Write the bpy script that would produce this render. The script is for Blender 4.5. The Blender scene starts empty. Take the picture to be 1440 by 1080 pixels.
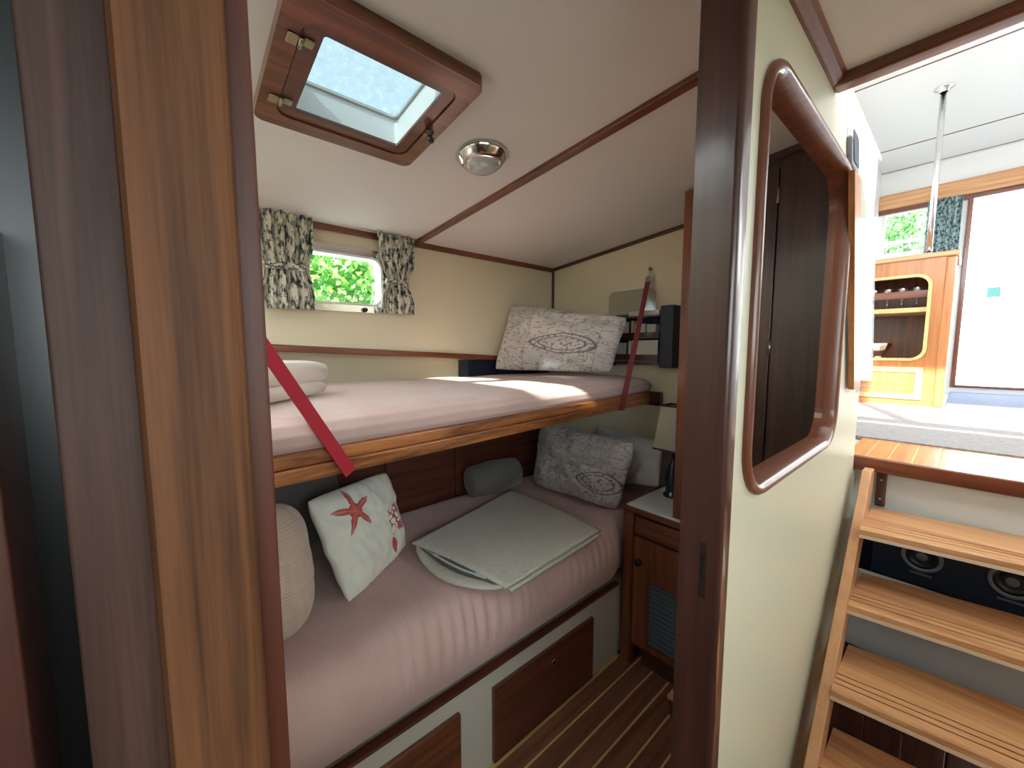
import bpy, bmesh, math, random
from mathutils import Vector, noise
from mathutils.geometry import tessellate_polygon
random.seed(7)
PI = math.pi
S = bpy.context.scene
C = S.collection

# ------------------------------------------------------------------ camera
H = 1.35                                     # eye height above the cabin sole
cam = bpy.data.cameras.new('camera'); co = bpy.data.objects.new('camera', cam); C.objects.link(co)
cam.sensor_width = 36; cam.lens = 36 * 544.4 / 1440; cam.clip_start = 0.01; cam.clip_end = 200
co.location = (0, 0, H); co.rotation_euler = (math.radians(90 - 5.15), 0, math.radians(49.26))
S.camera = co
# ------------------------------------------------------------------ sky, sun, exposure
SKY = 7.0
w = bpy.data.worlds.new('sky'); S.world = w; w.use_nodes = True
bg = w.node_tree.nodes['Background']; bg.inputs[0].default_value = (0.90, 0.955, 1.0, 1); bg.inputs[1].default_value = SKY
sl = bpy.data.lights.new('sun', 'SUN'); sl.energy = 16; sl.angle = 0.02; sl.color = (1, .95, .86)
so = bpy.data.objects.new('sun', sl); C.objects.link(so)
so.rotation_euler = Vector((-0.30, 0.80, -0.52)).to_track_quat('-Z', 'Y').to_euler(); so.location = (3, -4, 6)
S.view_settings.view_transform = 'Standard'; S.view_settings.look = 'None'
S.view_settings.gamma = 1; S.view_settings.use_curve_mapping = False
S.view_settings.exposure = 0.6

def portal(loc, direction, sx, sy):           # guides sky sampling through a window; emits nothing itself
    l = bpy.data.lights.new('window_portal', 'AREA'); l.shape = 'RECTANGLE'; l.size = sx; l.size_y = sy
    l.cycles.is_portal = True
    o = bpy.data.objects.new('window_portal', l); C.objects.link(o); o.location = loc
    o.rotation_euler = Vector(direction).to_track_quat('-Z', 'Y').to_euler()

# ------------------------------------------------------------------ helpers
def lin(c):
    c = c / 255.0
    return c / 12.92 if c <= 0.04045 else ((c + 0.055) / 1.055) ** 2.4
def rgb(r, g, b): return (lin(r), lin(g), lin(b), 1)

ORG = {}
def tag(o, label=None, cat=None, group=None, kind=None):
    if label: o['label'] = label
    if cat: o['category'] = cat
    if group: o['group'] = group
    if kind: o['kind'] = kind
    return o
def thing(name, loc, label, cat=None, group=None, kind=None):
    o = bpy.data.objects.new(name, None); C.objects.link(o); o.location = loc; o.empty_display_size = .05
    ORG[o] = Vector(loc)
    return tag(o, label, cat, group, kind)

class MB:
    def __init__(s): s.v = []; s.f = []; s.col = None; s.uv = None
    def add(s, vs, fs):
        n = len(s.v); s.v += [tuple(p) for p in vs]; s.f += [tuple(i + n for i in f) for f in fs]; return s
    def box(s, x0, x1, y0, y1, z0, z1):
        return s.add([(x0,y0,z0),(x1,y0,z0),(x1,y1,z0),(x0,y1,z0),(x0,y0,z1),(x1,y0,z1),(x1,y1,z1),(x0,y1,z1)],
                     [(0,3,2,1),(4,5,6,7),(0,1,5,4),(1,2,6,5),(2,3,7,6),(3,0,4,7)])
    def hexa(s, p):                            # eight corners: bottom four, top four
        return s.add(p, [(0,3,2,1),(4,5,6,7),(0,1,5,4),(1,2,6,5),(2,3,7,6),(3,0,4,7)])
    @staticmethod
    def put(axis, a, u, v):
        return {'x': (a, u, v), 'y': (u, a, v), 'z': (u, v, a)}[axis]
    def prism(s, loops, axis, a0, a1, f0=None, f1=None):
        """loops[0] the outline, the rest holes, extruded along axis from a0 to a1"""
        flat = [p for l in loops for p in l]; n = len(flat)
        tr = tessellate_polygon([[Vector((p[0], p[1], 0)) for p in l] for l in loops])
        g0 = f0 or (lambda u, v: a0); g1 = f1 or (lambda u, v: a1)
        vs = [s.put(axis, g0(*p), *p) for p in flat] + [s.put(axis, g1(*p), *p) for p in flat]
        fs = []
        for t in tr: fs.append(tuple(t)); fs.append(tuple(i + n for i in reversed(t)))
        k = 0
        for l in loops:
            m = len(l)
            for i in range(m):
                a, b = k + i, k + (i + 1) % m
                fs.append((a, b, b + n, a + n))
            k += m
        return s.add(vs, fs)
    def tube(s, pts, r, n=10, caps=True):
        pts = [Vector(p) for p in pts]; rs = r if isinstance(r, (list, tuple)) else [r] * len(pts)
        base = len(s.v); vs = []; up = None
        for i, p in enumerate(pts):
            t = (pts[min(i+1, len(pts)-1)] - pts[max(i-1, 0)]).normalized()
            if up is None:
                up = t.orthogonal().normalized()
            up = (up - t * up.dot(t)).normalized(); sd = t.cross(up)
            for k in range(n):
                a = 2*PI*k/n; vs.append(p + (up*math.cos(a) + sd*math.sin(a)) * rs[i])
        fs = []
        for i in range(len(pts)-1):
            for k in range(n):
                a = i*n+k; b = i*n+(k+1) % n; fs.append((a, b, b+n, a+n))
        if caps:
            fs.append(tuple(range(n))[::-1]); fs.append(tuple((len(pts)-1)*n + k for k in range(n)))
        return s.add(vs, fs)
    def lathe(s, prof, c, axis=(0,0,1), n=28):
        """prof: (radius, height along axis)"""
        ax = Vector(axis).normalized(); u = ax.orthogonal().normalized(); v = ax.cross(u); c = Vector(c)
        vs = []
        for r, h in prof:
            for k in range(n):
                a = 2*PI*k/n; vs.append(c + ax*h + (u*math.cos(a) + v*math.sin(a)) * max(r, 1e-5))
        fs = []
        for i in range(len(prof)-1):
            for k in range(n):
                a = i*n+k; b = i*n+(k+1) % n; fs.append((a, b, b+n, a+n))
        return s.add(vs, fs)
    def grid(s, fn, nu, nv):
        vs = [fn(i/nu, j/nv) for j in range(nv+1) for i in range(nu+1)]
        fs = [(j*(nu+1)+i, j*(nu+1)+i+1, (j+1)*(nu+1)+i+1, (j+1)*(nu+1)+i) for j in range(nv) for i in range(nu)]
        return s.add(vs, fs)
    def build(s, name, mat, parent=None, bevel=0, seg=2, smooth=False, label=None, cat=None, group=None, kind=None, solid=0, subsurf=0):
        me = bpy.data.meshes.new(name)
        if parent is not None: org = ORG[parent]
        else:
            xs = [p[0] for p in s.v]; ys = [p[1] for p in s.v]; zs = [p[2] for p in s.v]
            org = Vector(((min(xs)+max(xs))/2, (min(ys)+max(ys))/2, min(zs)))
        me.from_pydata([tuple(Vector(p) - org) for p in s.v], [], s.f)
        bm = bmesh.new(); bm.from_mesh(me); bmesh.ops.recalc_face_normals(bm, faces=bm.faces); bm.to_mesh(me); bm.free()
        if s.col:
            ca = me.color_attributes.new('print', 'FLOAT_COLOR', 'POINT')
            for i, c in enumerate(s.col): ca.data[i].color = (c[0], c[1], c[2], 1)
        if s.uv:
            ul = me.uv_layers.new(name='uv')
            for lp in me.loops: ul.data[lp.index].uv = s.uv[lp.vertex_index]
        if smooth:
            me.polygons.foreach_set('use_smooth', [True]*len(me.polygons))
        me.materials.append(mat)
        o = bpy.data.objects.new(name, me); C.objects.link(o)
        if parent is not None: o.parent = parent
        else: o.location = org
        ORG[o] = org
        if bevel:
            b = o.modifiers.new('bevel', 'BEVEL'); b.width = bevel; b.segments = seg; b.limit_method = 'ANGLE'; b.angle_limit = math.radians(40)
            me.polygons.foreach_set('use_smooth', [True]*len(me.polygons))
            wn = o.modifiers.new('wn', 'WEIGHTED_NORMAL'); wn.keep_sharp = False
        if solid:
            m = o.modifiers.new('solid', 'SOLIDIFY'); m.thickness = solid; m.offset = 0
        if subsurf:
            m = o.modifiers.new('sub', 'SUBSURF'); m.levels = subsurf; m.render_levels = subsurf
        return tag(o, label, cat, group, kind)

def rrect(u0, u1, v0, v1, r, n=8):
    pts = []
    for cu, cv, a0 in ((u1-r, v1-r, 0), (u0+r, v1-r, PI/2), (u0+r, v0+r, PI), (u1-r, v0+r, 1.5*PI)):
        for k in range(n+1):
            a = a0 + PI/2*k/n; pts.append((cu + r*math.cos(a), cv + r*math.sin(a)))
    return pts
def rect(u0, u1, v0, v1): return [(u0, v0), (u1, v0), (u1, v1), (u0, v1)]

# ------------------------------------------------------------------ materials
def mat(name, color, rough=.5, metal=0, spec=.5, coat=0, coat_r=.1, sheen=0):
    m = bpy.data.materials.new(name); m.use_nodes = True
    p = m.node_tree.nodes['Principled BSDF']
    p.inputs['Base Color'].default_value = color; p.inputs['Roughness'].default_value = rough
    p.inputs['Metallic'].default_value = metal; p.inputs['Specular IOR Level'].default_value = spec
    p.inputs['Coat Weight'].default_value = coat; p.inputs['Coat Roughness'].default_value = coat_r
    p.inputs['Sheen Weight'].default_value = sheen
    return m
def nd(m, t, **k):
    n = m.node_tree.nodes.new(t)
    for a, b in k.items(): setattr(n, a, b)
    return n
def ln(m, a, b): m.node_tree.links.new(a, b)
def ramp(m, fac, stops):
    r = nd(m, 'ShaderNodeValToRGB'); e = r.color_ramp.elements
    while len(e) < len(stops): e.new(.5)
    for i, (p, c) in enumerate(stops): e[i].position = p; e[i].color = c
    ln(m, fac, r.inputs[0]); return r.outputs[0]
def coords(m, scale, kind='Object'):
    t = nd(m, 'ShaderNodeTexCoord'); mp = nd(m, 'ShaderNodeMapping'); mp.inputs['Scale'].default_value = scale
    ln(m, t.outputs[kind], mp.inputs[0]); return mp.outputs[0]
def bump(m, h, strength, dist=.002):
    b = nd(m, 'ShaderNodeBump'); b.inputs['Strength'].default_value = strength; b.inputs['Distance'].default_value = dist
    ln(m, h, b.inputs['Height']); ln(m, b.outputs[0], m.node_tree.nodes['Principled BSDF'].inputs['Normal'])
def wood(name, dark, light, axis='z', s=1.0, rough=.35, coat=.5, fine=True):
    m = mat(name, light, rough, coat=coat, coat_r=.15)
    sc = [38*s]*3; sc['xyz'.index(axis)] = 1.6*s
    n = nd(m, 'ShaderNodeTexNoise'); n.inputs['Scale'].default_value = 1; n.inputs['Detail'].default_value = 5; n.inputs['Distortion'].default_value = .6
    ln(m, coords(m, sc), n.inputs['Vector'])
    sc2 = [220*s]*3; sc2['xyz'.index(axis)] = 6*s
    n2 = nd(m, 'ShaderNodeTexNoise'); n2.inputs['Scale'].default_value = 1; n2.inputs['Detail'].default_value = 2
    ln(m, coords(m, sc2), n2.inputs['Vector'])
    mx = nd(m, 'ShaderNodeMath', operation='MULTIPLY_ADD'); mx.inputs[1].default_value = .35
    ln(m, n2.outputs['Fac'], mx.inputs[0]); ln(m, n.outputs['Fac'], mx.inputs[2])
    c = ramp(m, mx.outputs[0], [(.42, dark), (.88, light)])
    ln(m, c, m.node_tree.nodes['Principled BSDF'].inputs['Base Color'])
    if fine: bump(m, n2.outputs['Fac'], .08, .001)
    return m
def fabric(name, c1, c2, scale=900, b=.25, rough=.9, sheen=.3, blotch=6):
    m = mat(name, c1, rough, sheen=sheen, spec=.2)
    n = nd(m, 'ShaderNodeTexNoise'); n.inputs['Scale'].default_value = blotch; n.inputs['Detail'].default_value = 3
    ln(m, coords(m, (1,1,1)), n.inputs['Vector'])
    ln(m, ramp(m, n.outputs['Fac'], [(.3, c1), (.7, c2)]), m.node_tree.nodes['Principled BSDF'].inputs['Base Color'])
    n2 = nd(m, 'ShaderNodeTexNoise'); n2.inputs['Scale'].default_value = scale; n2.inputs['Detail'].default_value = 1
    ln(m, coords(m, (1,1,1)), n2.inputs['Vector'])
    bump(m, n2.outputs['Fac'], b, .002)
    return m
def printed(name, rough=.9):
    m = mat(name, (1,1,1,1), rough, spec=.2, sheen=.2)
    a = nd(m, 'ShaderNodeAttribute'); a.attribute_name = 'print'
    ln(m, a.outputs['Color'], m.node_tree.nodes['Principled BSDF'].inputs['Base Color'])
    n2 = nd(m, 'ShaderNodeTexNoise'); n2.inputs['Scale'].default_value = 500
    ln(m, coords(m, (1,1,1)), n2.inputs['Vector']); bump(m, n2.outputs['Fac'], .15, .001)
    return m
def pane(name, tint, gloss=.06, rough=.02, speck=None):
    m = bpy.data.materials.new(name); m.use_nodes = True; nt = m.node_tree
    nt.nodes.remove(nt.nodes['Principled BSDF']); out = nt.nodes['Material Output']
    t = nd(m, 'ShaderNodeBsdfTransparent'); t.inputs[0].default_value = tint
    g = nd(m, 'ShaderNodeBsdfGlossy'); g.inputs['Roughness'].default_value = rough
    x = nd(m, 'ShaderNodeMixShader'); x.inputs[0].default_value = gloss
    if speck:
        n = nd(m, 'ShaderNodeTexNoise'); n.inputs['Scale'].default_value = speck[0]; n.inputs['Detail'].default_value = 6; n.inputs['Roughness'].default_value = .75
        ln(m, coords(m, (1,1,1)), n.inputs['Vector'])
        ln(m, ramp(m, n.outputs['Fac'], speck[1]), t.inputs[0])
    ln(m, t.outputs[0], x.inputs[1]); ln(m, g.outputs[0], x.inputs[2]); ln(m, x.outputs[0], out.inputs[0])
    return m

M = {}
M['mahogany'] = wood('mahogany', rgb(74,36,24), rgb(140,78,50), 'z', rough=.3)
M['mahogany_x'] = wood('mahogany_x', rgb(74,36,24), rgb(140,78,50), 'x', rough=.3)
M['mahogany_y'] = wood('mahogany_y', rgb(74,36,24), rgb(140,78,50), 'y', rough=.3)
M['frame'] = wood('frame_varnish', rgb(96,50,34), rgb(134,78,54), 'z', .8, rough=.35, coat=.5)
M['darkwood'] = wood('darkwood', rgb(44,24,22), rgb(84,48,40), 'z', rough=.35)
M['darkwood_x'] = wood('darkwood_x', rgb(46,26,24), rgb(88,50,42), 'x', rough=.35)
M['darkwood_y'] = wood('darkwood_y', rgb(68,34,26), rgb(118,64,46), 'y', rough=.35)
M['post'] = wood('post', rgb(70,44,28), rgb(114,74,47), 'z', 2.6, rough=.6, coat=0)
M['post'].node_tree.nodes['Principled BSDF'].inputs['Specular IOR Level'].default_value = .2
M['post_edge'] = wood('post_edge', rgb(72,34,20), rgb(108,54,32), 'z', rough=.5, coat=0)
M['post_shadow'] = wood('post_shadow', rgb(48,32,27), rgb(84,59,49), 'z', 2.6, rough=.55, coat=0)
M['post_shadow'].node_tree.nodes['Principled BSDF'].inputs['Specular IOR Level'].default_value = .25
M['teak_plain'] = wood('teak_plain', rgb(196,140,96), rgb(214,160,114), 'z', rough=.45, coat=.2)
M['teak_x'] = wood('teak_x', rgb(176,116,74), rgb(224,172,122), 'x', rough=.45, coat=.2)
M['teak_y'] = wood('teak_y', rgb(180,112,58), rgb(216,146,86), 'y', rough=.4, coat=.3)
M['teak'] = wood('teak', rgb(150,92,46), rgb(190,126,72), 'z', rough=.4, coat=.3)
M['bunkwood'] = wood('bunkwood', rgb(66,30,16), rgb(196,124,74), 'y', 1.1, rough=.3, coat=.5)
M['sole'] = wood('sole', rgb(88,54,42), rgb(144,94,70), 'y', rough=.3, coat=.4)
M['holly'] = wood('holly', rgb(200,160,96), rgb(226,190,128), 'y', rough=.4)
M['edge_highlight'] = mat('tread_highlight', rgb(226,200,176), .4)  # highlight colour painted along the tread fronts
M['cream'] = mat('cream_laminate', rgb(220,217,194), .35, spec=.4)
M['creamy'] = mat('cream_lining', rgb(234,221,192), .4, spec=.4)
M['greywhite'] = mat('grey_white_paint', rgb(206,208,204), .45)
M['white'] = mat('white_paint', rgb(238,238,236), .4)
M['berthwhite'] = mat('berth_white', rgb(214,208,194), .4)
M['headliner'] = mat('headliner', rgb(230,227,226), .6, spec=.3)
_n = nd(M['headliner'], 'ShaderNodeTexNoise'); _n.inputs['Scale'].default_value = 420
ln(M['headliner'], coords(M['headliner'], (1,1,1)), _n.inputs['Vector']); bump(M['headliner'], _n.outputs['Fac'], .12, .001)
M['mattress'] = fabric('mattress_fabric', rgb(206,172,164), rgb(216,186,178), 700, .3)
M['mattress_low'] = fabric('mattress_low_fabric', rgb(212,174,166), rgb(226,192,184), 700, .3)
_m = M['mattress_low']; _w = nd(_m, 'ShaderNodeTexNoise'); _w.inputs['Scale'].default_value = 1; _w.inputs['Detail'].default_value = 2
ln(_m, coords(_m, (7, 70, 4)), _w.inputs['Vector']); bump(_m, _w.outputs['Fac'], .18, .012)
M['felt'] = fabric('felt_blanket', rgb(204,198,184), rgb(220,214,200), 420, .6, blotch=120)
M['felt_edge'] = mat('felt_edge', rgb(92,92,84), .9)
M['sheet'] = fabric('white_sheet', rgb(196,202,198), rgb(210,214,210), 500, .2)
M['towel'] = fabric('towel', rgb(222,208,192), rgb(232,222,208), 300, .5)
M['knit'] = fabric('knit', rgb(214,188,168), rgb(224,200,180), 500, .2)
_m = M['knit']; _w = nd(_m, 'ShaderNodeTexWave', bands_direction='Z'); _w.inputs['Scale'].default_value = 38; _w.inputs['Distortion'].default_value = 1
ln(_m, coords(_m, (1,1,1)), _w.inputs['Vector']); bump(_m, _w.outputs['Fac'], .35, .004)
M['greycloth'] = fabric('grey_cloth', rgb(112,108,104), rgb(128,124,120), 500, .2)
M['whitecloth'] = fabric('white_cloth', rgb(206,204,206), rgb(216,214,216), 500, .2)
M['print'] = printed('printed_cloth')
M['red'] = mat('red_webbing', rgb(170,20,42), .7)
M['redbrown'] = mat('red_brown_webbing', rgb(120,44,50), .7)
M['chrome'] = mat('chrome', rgb(225,225,225), .12, 1)
M['alu'] = mat('brushed_aluminium', rgb(215,215,215), .3, 1)
M['brass'] = mat('aged_brass', rgb(170,158,134), .3, 1)
M['bronze'] = mat('dark_bronze', rgb(104,92,82), .4, 1)
M['black'] = mat('black_plastic', rgb(18,18,22), .35)
M['blackglass'] = mat('black_gloss', rgb(8,10,14), .35)
M['gap'] = mat('dark_gap', rgb(10,8,8), .8)
M['navy'] = mat('navy_paint', rgb(26,34,62), .5)
M['blue'] = mat('blue_pack', rgb(36,84,150), .4)
M['paper'] = mat('paper', rgb(206,202,192), .8)
M['speaker'] = mat('speaker_panel', rgb(24,34,50), .5)
M['cone'] = mat('speaker_cone', rgb(118,120,126), .5)
M['conedark'] = mat('speaker_center', rgb(16,16,20), .4)
M['slat'] = mat('louvre_slat', rgb(74,88,96), .4)
M['lampbase'] = mat('lamp_base', rgb(34,48,66), .25, coat=.6)
M['shade'] = fabric('lamp_shade', rgb(196,188,170), rgb(206,198,180), 400, .2)
M['lens'] = mat('lamp_lens', rgb(190,196,196), .18, spec=.6)
M['carpet'] = fabric('pale_carpet', rgb(112,110,112), rgb(146,142,142), 260, .9, blotch=90)
M['bluecarpet'] = fabric('blue_carpet', rgb(72,88,130), rgb(100,116,152), 260, .9, blotch=60)
M['hatchpane'] = pane('hatch_acrylic', (.1,.13,.15,1), .05, .1, (60, [(.3, (.235,.285,.30,1)), (.55, (.265,.31,.325,1)), (.66, (.32,.345,.35,1)), (.72, (.42,.44,.44,1))]))
M['clear'] = pane('clear_glass', (.92,.95,.94,1), .05)
M['acrylic'] = pane('clear_acrylic', (.9,.93,.93,1), .10, .05)
M['plastic'] = pane('clear_plastic', (.82,.84,.82,1), .10, .15)
M['glassware'] = pane('glassware', (.8,.84,.86,1), .25, .05)
M['teal'] = mat('teal_sticker', rgb(120,196,186), .5)
M['leaf'] = mat('leaf', rgb(110,175,60), .5)
M['leaf2'] = mat('leaf_dark', rgb(64,120,44), .5)
M['bark'] = mat('bark', rgb(90,70,52), .9)
M['water'] = mat('water', rgb(70,86,84), .08)

def patterned(name, base, ink, ink2, scale):
    m = mat(name, base, .9, spec=.2, sheen=.2)
    t = nd(m, 'ShaderNodeTexCoord'); mp = nd(m, 'ShaderNodeMapping'); mp.inputs['Scale'].default_value = scale
    ln(m, t.outputs['UV'], mp.inputs[0])
    n = nd(m, 'ShaderNodeTexNoise'); n.inputs['Scale'].default_value = 1; n.inputs['Detail'].default_value = 5; n.inputs['Roughness'].default_value = .7
    ln(m, mp.outputs[0], n.inputs['Vector'])
    ln(m, ramp(m, n.outputs['Fac'], [(.40, ink), (.47, ink2), (.52, base), (.7, base)]), m.node_tree.nodes['Principled BSDF'].inputs['Base Color'])
    return m
M['curtain'] = patterned('curtain_print', rgb(226,220,200), rgb(44,50,58), rgb(130,132,124), (16, 9, 1))
M['curtain_green'] = patterned('curtain_green_print', rgb(150,170,168), rgb(30,52,58), rgb(74,104,104), (14, 20, 1))

# ------------------------------------------------------------------ the setting
XW = -1.65; YE = 1.75; YN = -0.42; XP = -0.22; XPI = -0.275
def cz(x): return H + .48 + .092 * (x + 1.65)            # cambered cabin headliner

# cabin sole: planks and holly strips
fl = thing('floor', (-.6, .5, 0), 'dark teak cabin sole with pale holly strips', kind='structure')
MB().box(XW, .97, -1.35, 1.85, -.05, -.012).build('subfloor', M['gap'], fl)
sx = [-.833 + .0717*k for k in range(-1, 26)]
x0 = -.93
for k, x in enumerate(sx):
    if x > .97: break
    MB().box(x0, x-.0032, -1.35, 1.85, -.012, 0).build('plank', M['sole'], fl, bevel=.001, seg=1)
    MB().box(x-.0032, x+.0032, -1.35, 1.85, -.012, .0004).build('holly_strip', M['holly'], fl)
    x0 = x + .0032

# hull side wall with portlight hole, niche below the shelf lip
PY0, PY1, PZ0, PZ1 = .335, .68, H+.18, H+.38
lipz = lambda y: H + .018 - (y - .26) * .05
wl = MB()
wl.prism([[(YN, lipz(YN)), (YE, lipz(YE)), (YE, 2.05), (YN, 2.05)], rrect(PY0, PY1, PZ0, PZ1, .045)], 'x', XW-.05, XW)
wl.box(XW-.14, XW-.12, YN, YE, 0, 1.5)
wl.box(XW-.05, XW, YN, YE, -.05, 1.12)
wl.box(XW-.13, XW, YN, YE, 1.12, 1.13)
wl.hexa([(XW-.14, YN, lipz(YN)), (XW-.01, YN, lipz(YN)), (XW-.01, YE, lipz(YE)), (XW-.14, YE, lipz(YE)), (XW-.14, YN, lipz(YN)+.02), (XW-.01, YN, lipz(YN)+.02), (XW-.01, YE, lipz(YE)+.02), (XW-.14, YE, lipz(YE)+.02)])
wl.build('wall_hull', M['creamy'], kind='structure', label='cream hull side lining with a small portlight')
MB().box(XW-.115, XW-.02, 1.14, YE, 1.135, lipz(1.75)-.002).build('niche_opening_shade', M['navy'], label='dark box painted in for the shaded opening at the far end of the shelf niche', cat='box')  # navy colour stands for the shade inside an opening
m = MB().hexa([(XW-.02, YN, lipz(YN)-.026), (XW+.018, YN, lipz(YN)-.026), (XW+.018, YE, lipz(YE)-.026), (XW-.02, YE, lipz(YE)-.026),
               (XW-.02, YN, lipz(YN)), (XW+.018, YN, lipz(YN)), (XW+.018, YE, lipz(YE)), (XW-.02, YE, lipz(YE))])
m.build('trim_1', M['mahogany_y'], bevel=.004, kind='structure', label='varnished wooden shelf lip along the hull side')
# dark panelling beside the lower berth
pn = thing('wall_lining', (XW, .6, .35), 'dark wooden panelling behind the lower berth', kind='structure')
for k in range(6):
    a = YN + k*.362; MB().box(XW, XW+.02, a+.002, a+.358, .35, 1.10).build('panel', M['darkwood_y'], pn, bevel=.003)

# end bulkhead
MB().prism([[(XW-.14, -.05), (XPI, -.05), (XPI, 2.05), (XW-.14, 2.05)]], 'y', YE, YE+.03).build('wall_end', M['creamy'], kind='structure', label='cream bulkhead at the head of the bunks')
MB().box(XW-.14, XPI, YN-.03, YN, -.05, 2.05).build('wall_near', M['cream'], kind='structure', label='cream bulkhead at the foot of the bunks')

# headliner with the hatch hole
HX0, HX1, HY0, HY1 = -1.06, -.69, .156, .523
GX0, GX1, GY0, GY1 = -1.32, -.44, -.39, .03          # added skylight over the foot of the bunks, out of view, lights the cabin
m = MB(); m.prism([rect(XW-.05, XPI+.03, YN-.03, YE), rrect(HX0+.05, HX1-.05, HY0+.05, HY1-.05, .02), rrect(GX0, GX1, GY0, GY1, .03)], 'z', 0, 0,
                  lambda u, v: cz(u), lambda u, v: cz(u)+.05)
m.build('ceiling', M['headliner'], kind='structure', label='off-white headliner of the bunk cabin')
def ceil_strip(x0, x1, y0a, y0b, wdt, th, name, material, lab):
    MB().hexa([(x0, y0a-wdt/2, cz(x0)-th), (x1, y0b-wdt/2, cz(x1)-th), (x1, y0b+wdt/2, cz(x1)-th), (x0, y0a+wdt/2, cz(x0)-th),
               (x0, y0a-wdt/2, cz(x0)+.002), (x1, y0b-wdt/2, cz(x1)+.002), (x1, y0b+wdt/2, cz(x1)+.002), (x0, y0a+wdt/2, cz(x0)+.002)]
              ).build(name, material, bevel=.003, kind='structure', label=lab)
ceil_strip(XW, XPI, .845, .90, .030, .012, 'trim_2', M['mahogany_x'], 'wooden batten across the cabin headliner')
ceil_strip(XW, XPI, YE-.008, YE-.008, .016, .016, 'trim_3', M['darkwood_x'], 'dark wooden batten along the top of the end bulkhead')
MB().box(XW, XW+.016, YN, YE, cz(XW)-.022, cz(XW)+.004).build('trim_4', M['mahogany_y'], bevel=.003, kind='structure', label='wooden batten along the top of the hull side')
MB().box(XW, XW+.012, YE-.012, YE, 1.2, cz(XW)-.015).build('trim_5', M['darkwood'], bevel=.003, kind='structure', label='upright batten in the corner behind the upper pillow')

# partition between cabin and passage: doorway, rounded opening, end at the steps
WY0, WY1, WZ0, WZ1 = .684, 1.335, H-.245, H+.445
m = MB(); m.prism([rect(.605, 1.74, -.05, 1.97), rrect(WY0, WY1, WZ0, WZ1, .085)], 'x', XP-.026, XP)
m.build('wall_partition', M['cream'], kind='structure', label='cream partition with a large rounded opening')
MB().box(XPI, XP-.02, -1.3, -.075, -.05, 1.97).build('wall_passage', M['darkwood'], kind='structure', label='dark wooden passage wall beside the doorway')
wn = thing('window_2', (XP, (WY0+WY1)/2, WZ0), 'rounded opening with varnished frame in the cream partition', kind='structure')
a = rrect(WY0-.014, WY1+.014, WZ0-.014, WZ1+.014, .099); b = rrect(WY0+.012, WY1-.012, WZ0+.012, WZ1-.012, .073)
# moulded frame swept round the opening: rim with rounded section plus lining through the wall
prof = [(-.010, -.001), (-.010, .005), (-.006, .010), (-.001, .012), (.005, .010), (.010, .003), (.012, -.02)]
m = MB(); n = len(a); vs = []
for t, h in prof:
    q = rrect(WY0+t, WY1-t, WZ0+t, WZ1-t, .085-t); vs += [(XP+h, p[0], p[1]) for p in q]
fs = [(i*n+k, i*n+(k+1) % n, (i+1)*n+(k+1) % n, (i+1)*n+k) for i in range(len(prof)-1) for k in range(n)]
m.add(vs, fs).build('frame_moulding', M['frame'], wn, smooth=True)
MB().prism([rrect(WY0-.001, WY1+.001, WZ0-.001, WZ1+.001, .086), b], 'x', XP-.036, XP-.019).build('lining', M['frame'], wn, smooth=False)

# doorway: left post with rebate, right jamb with strike plate
dr = thing('door_1', (XP-.03, .3, 0), 'varnished wooden doorway frame of the bunk cabin', kind='structure')
ps = [(XP-.055, -.0135), (XP-.004, -.0135), (XP, -.0115), (XP, .017)]
for k in range(1, 6):
    t = PI/2*k/5; ps.append((XP-.008+.008*math.cos(t), .017+.008*math.sin(t)))
ps += [(XP-.055, .025)]
MB().prism([ps], 'z', 0, 1.97).build('post', M['post'], dr, smooth=False)
MB().box(XPI, XP-.022, .025, .0365, 0, 1.97).build('door_stop', M['post_edge'], dr, bevel=.002)
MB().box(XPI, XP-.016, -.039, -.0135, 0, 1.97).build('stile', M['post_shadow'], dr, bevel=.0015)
MB().box(XPI, XP-.05, -.075, -.039, 0, 1.97).build('dark_glass_strip', M['blackglass'], dr)
MB().box(XPI, XP-.014, -.12, -.0535, 0, 1.40).build('panel', M['darkwood'], dr, bevel=.002)
jb = [(XPI-.004, .597), (XP+.001, .597)]
MB().prism([[(XPI-.004, .597), (XP-.004, .597), (XP+.001, .599), (XP+.005, .604), (XP+.005, .628), (XP+.001, .633), (XPI-.004, .633)]], 'z', 0, 1.97).build('jamb', M['darkwood'], dr, bevel=.001)
MB().box(XP-.0245, XP-.0165, .5955, .6, H-.385, H-.295).build('strike_plate', M['bronze'], dr, bevel=.0006)
MB().box(XP-.0225, XP-.0185, .5952, .5962, H-.355, H-.32).build('latch_hole', M['gap'], dr)
MB().box(XPI, XP+.004, .02, .6, 1.90, 1.97).build('lintel', M['darkwood_y'], dr, bevel=.002)
MB().box(XPI, XP+.004, .02, .6, 0, .022).build('sill', M['mahogany_y'], dr, bevel=.003)

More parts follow.
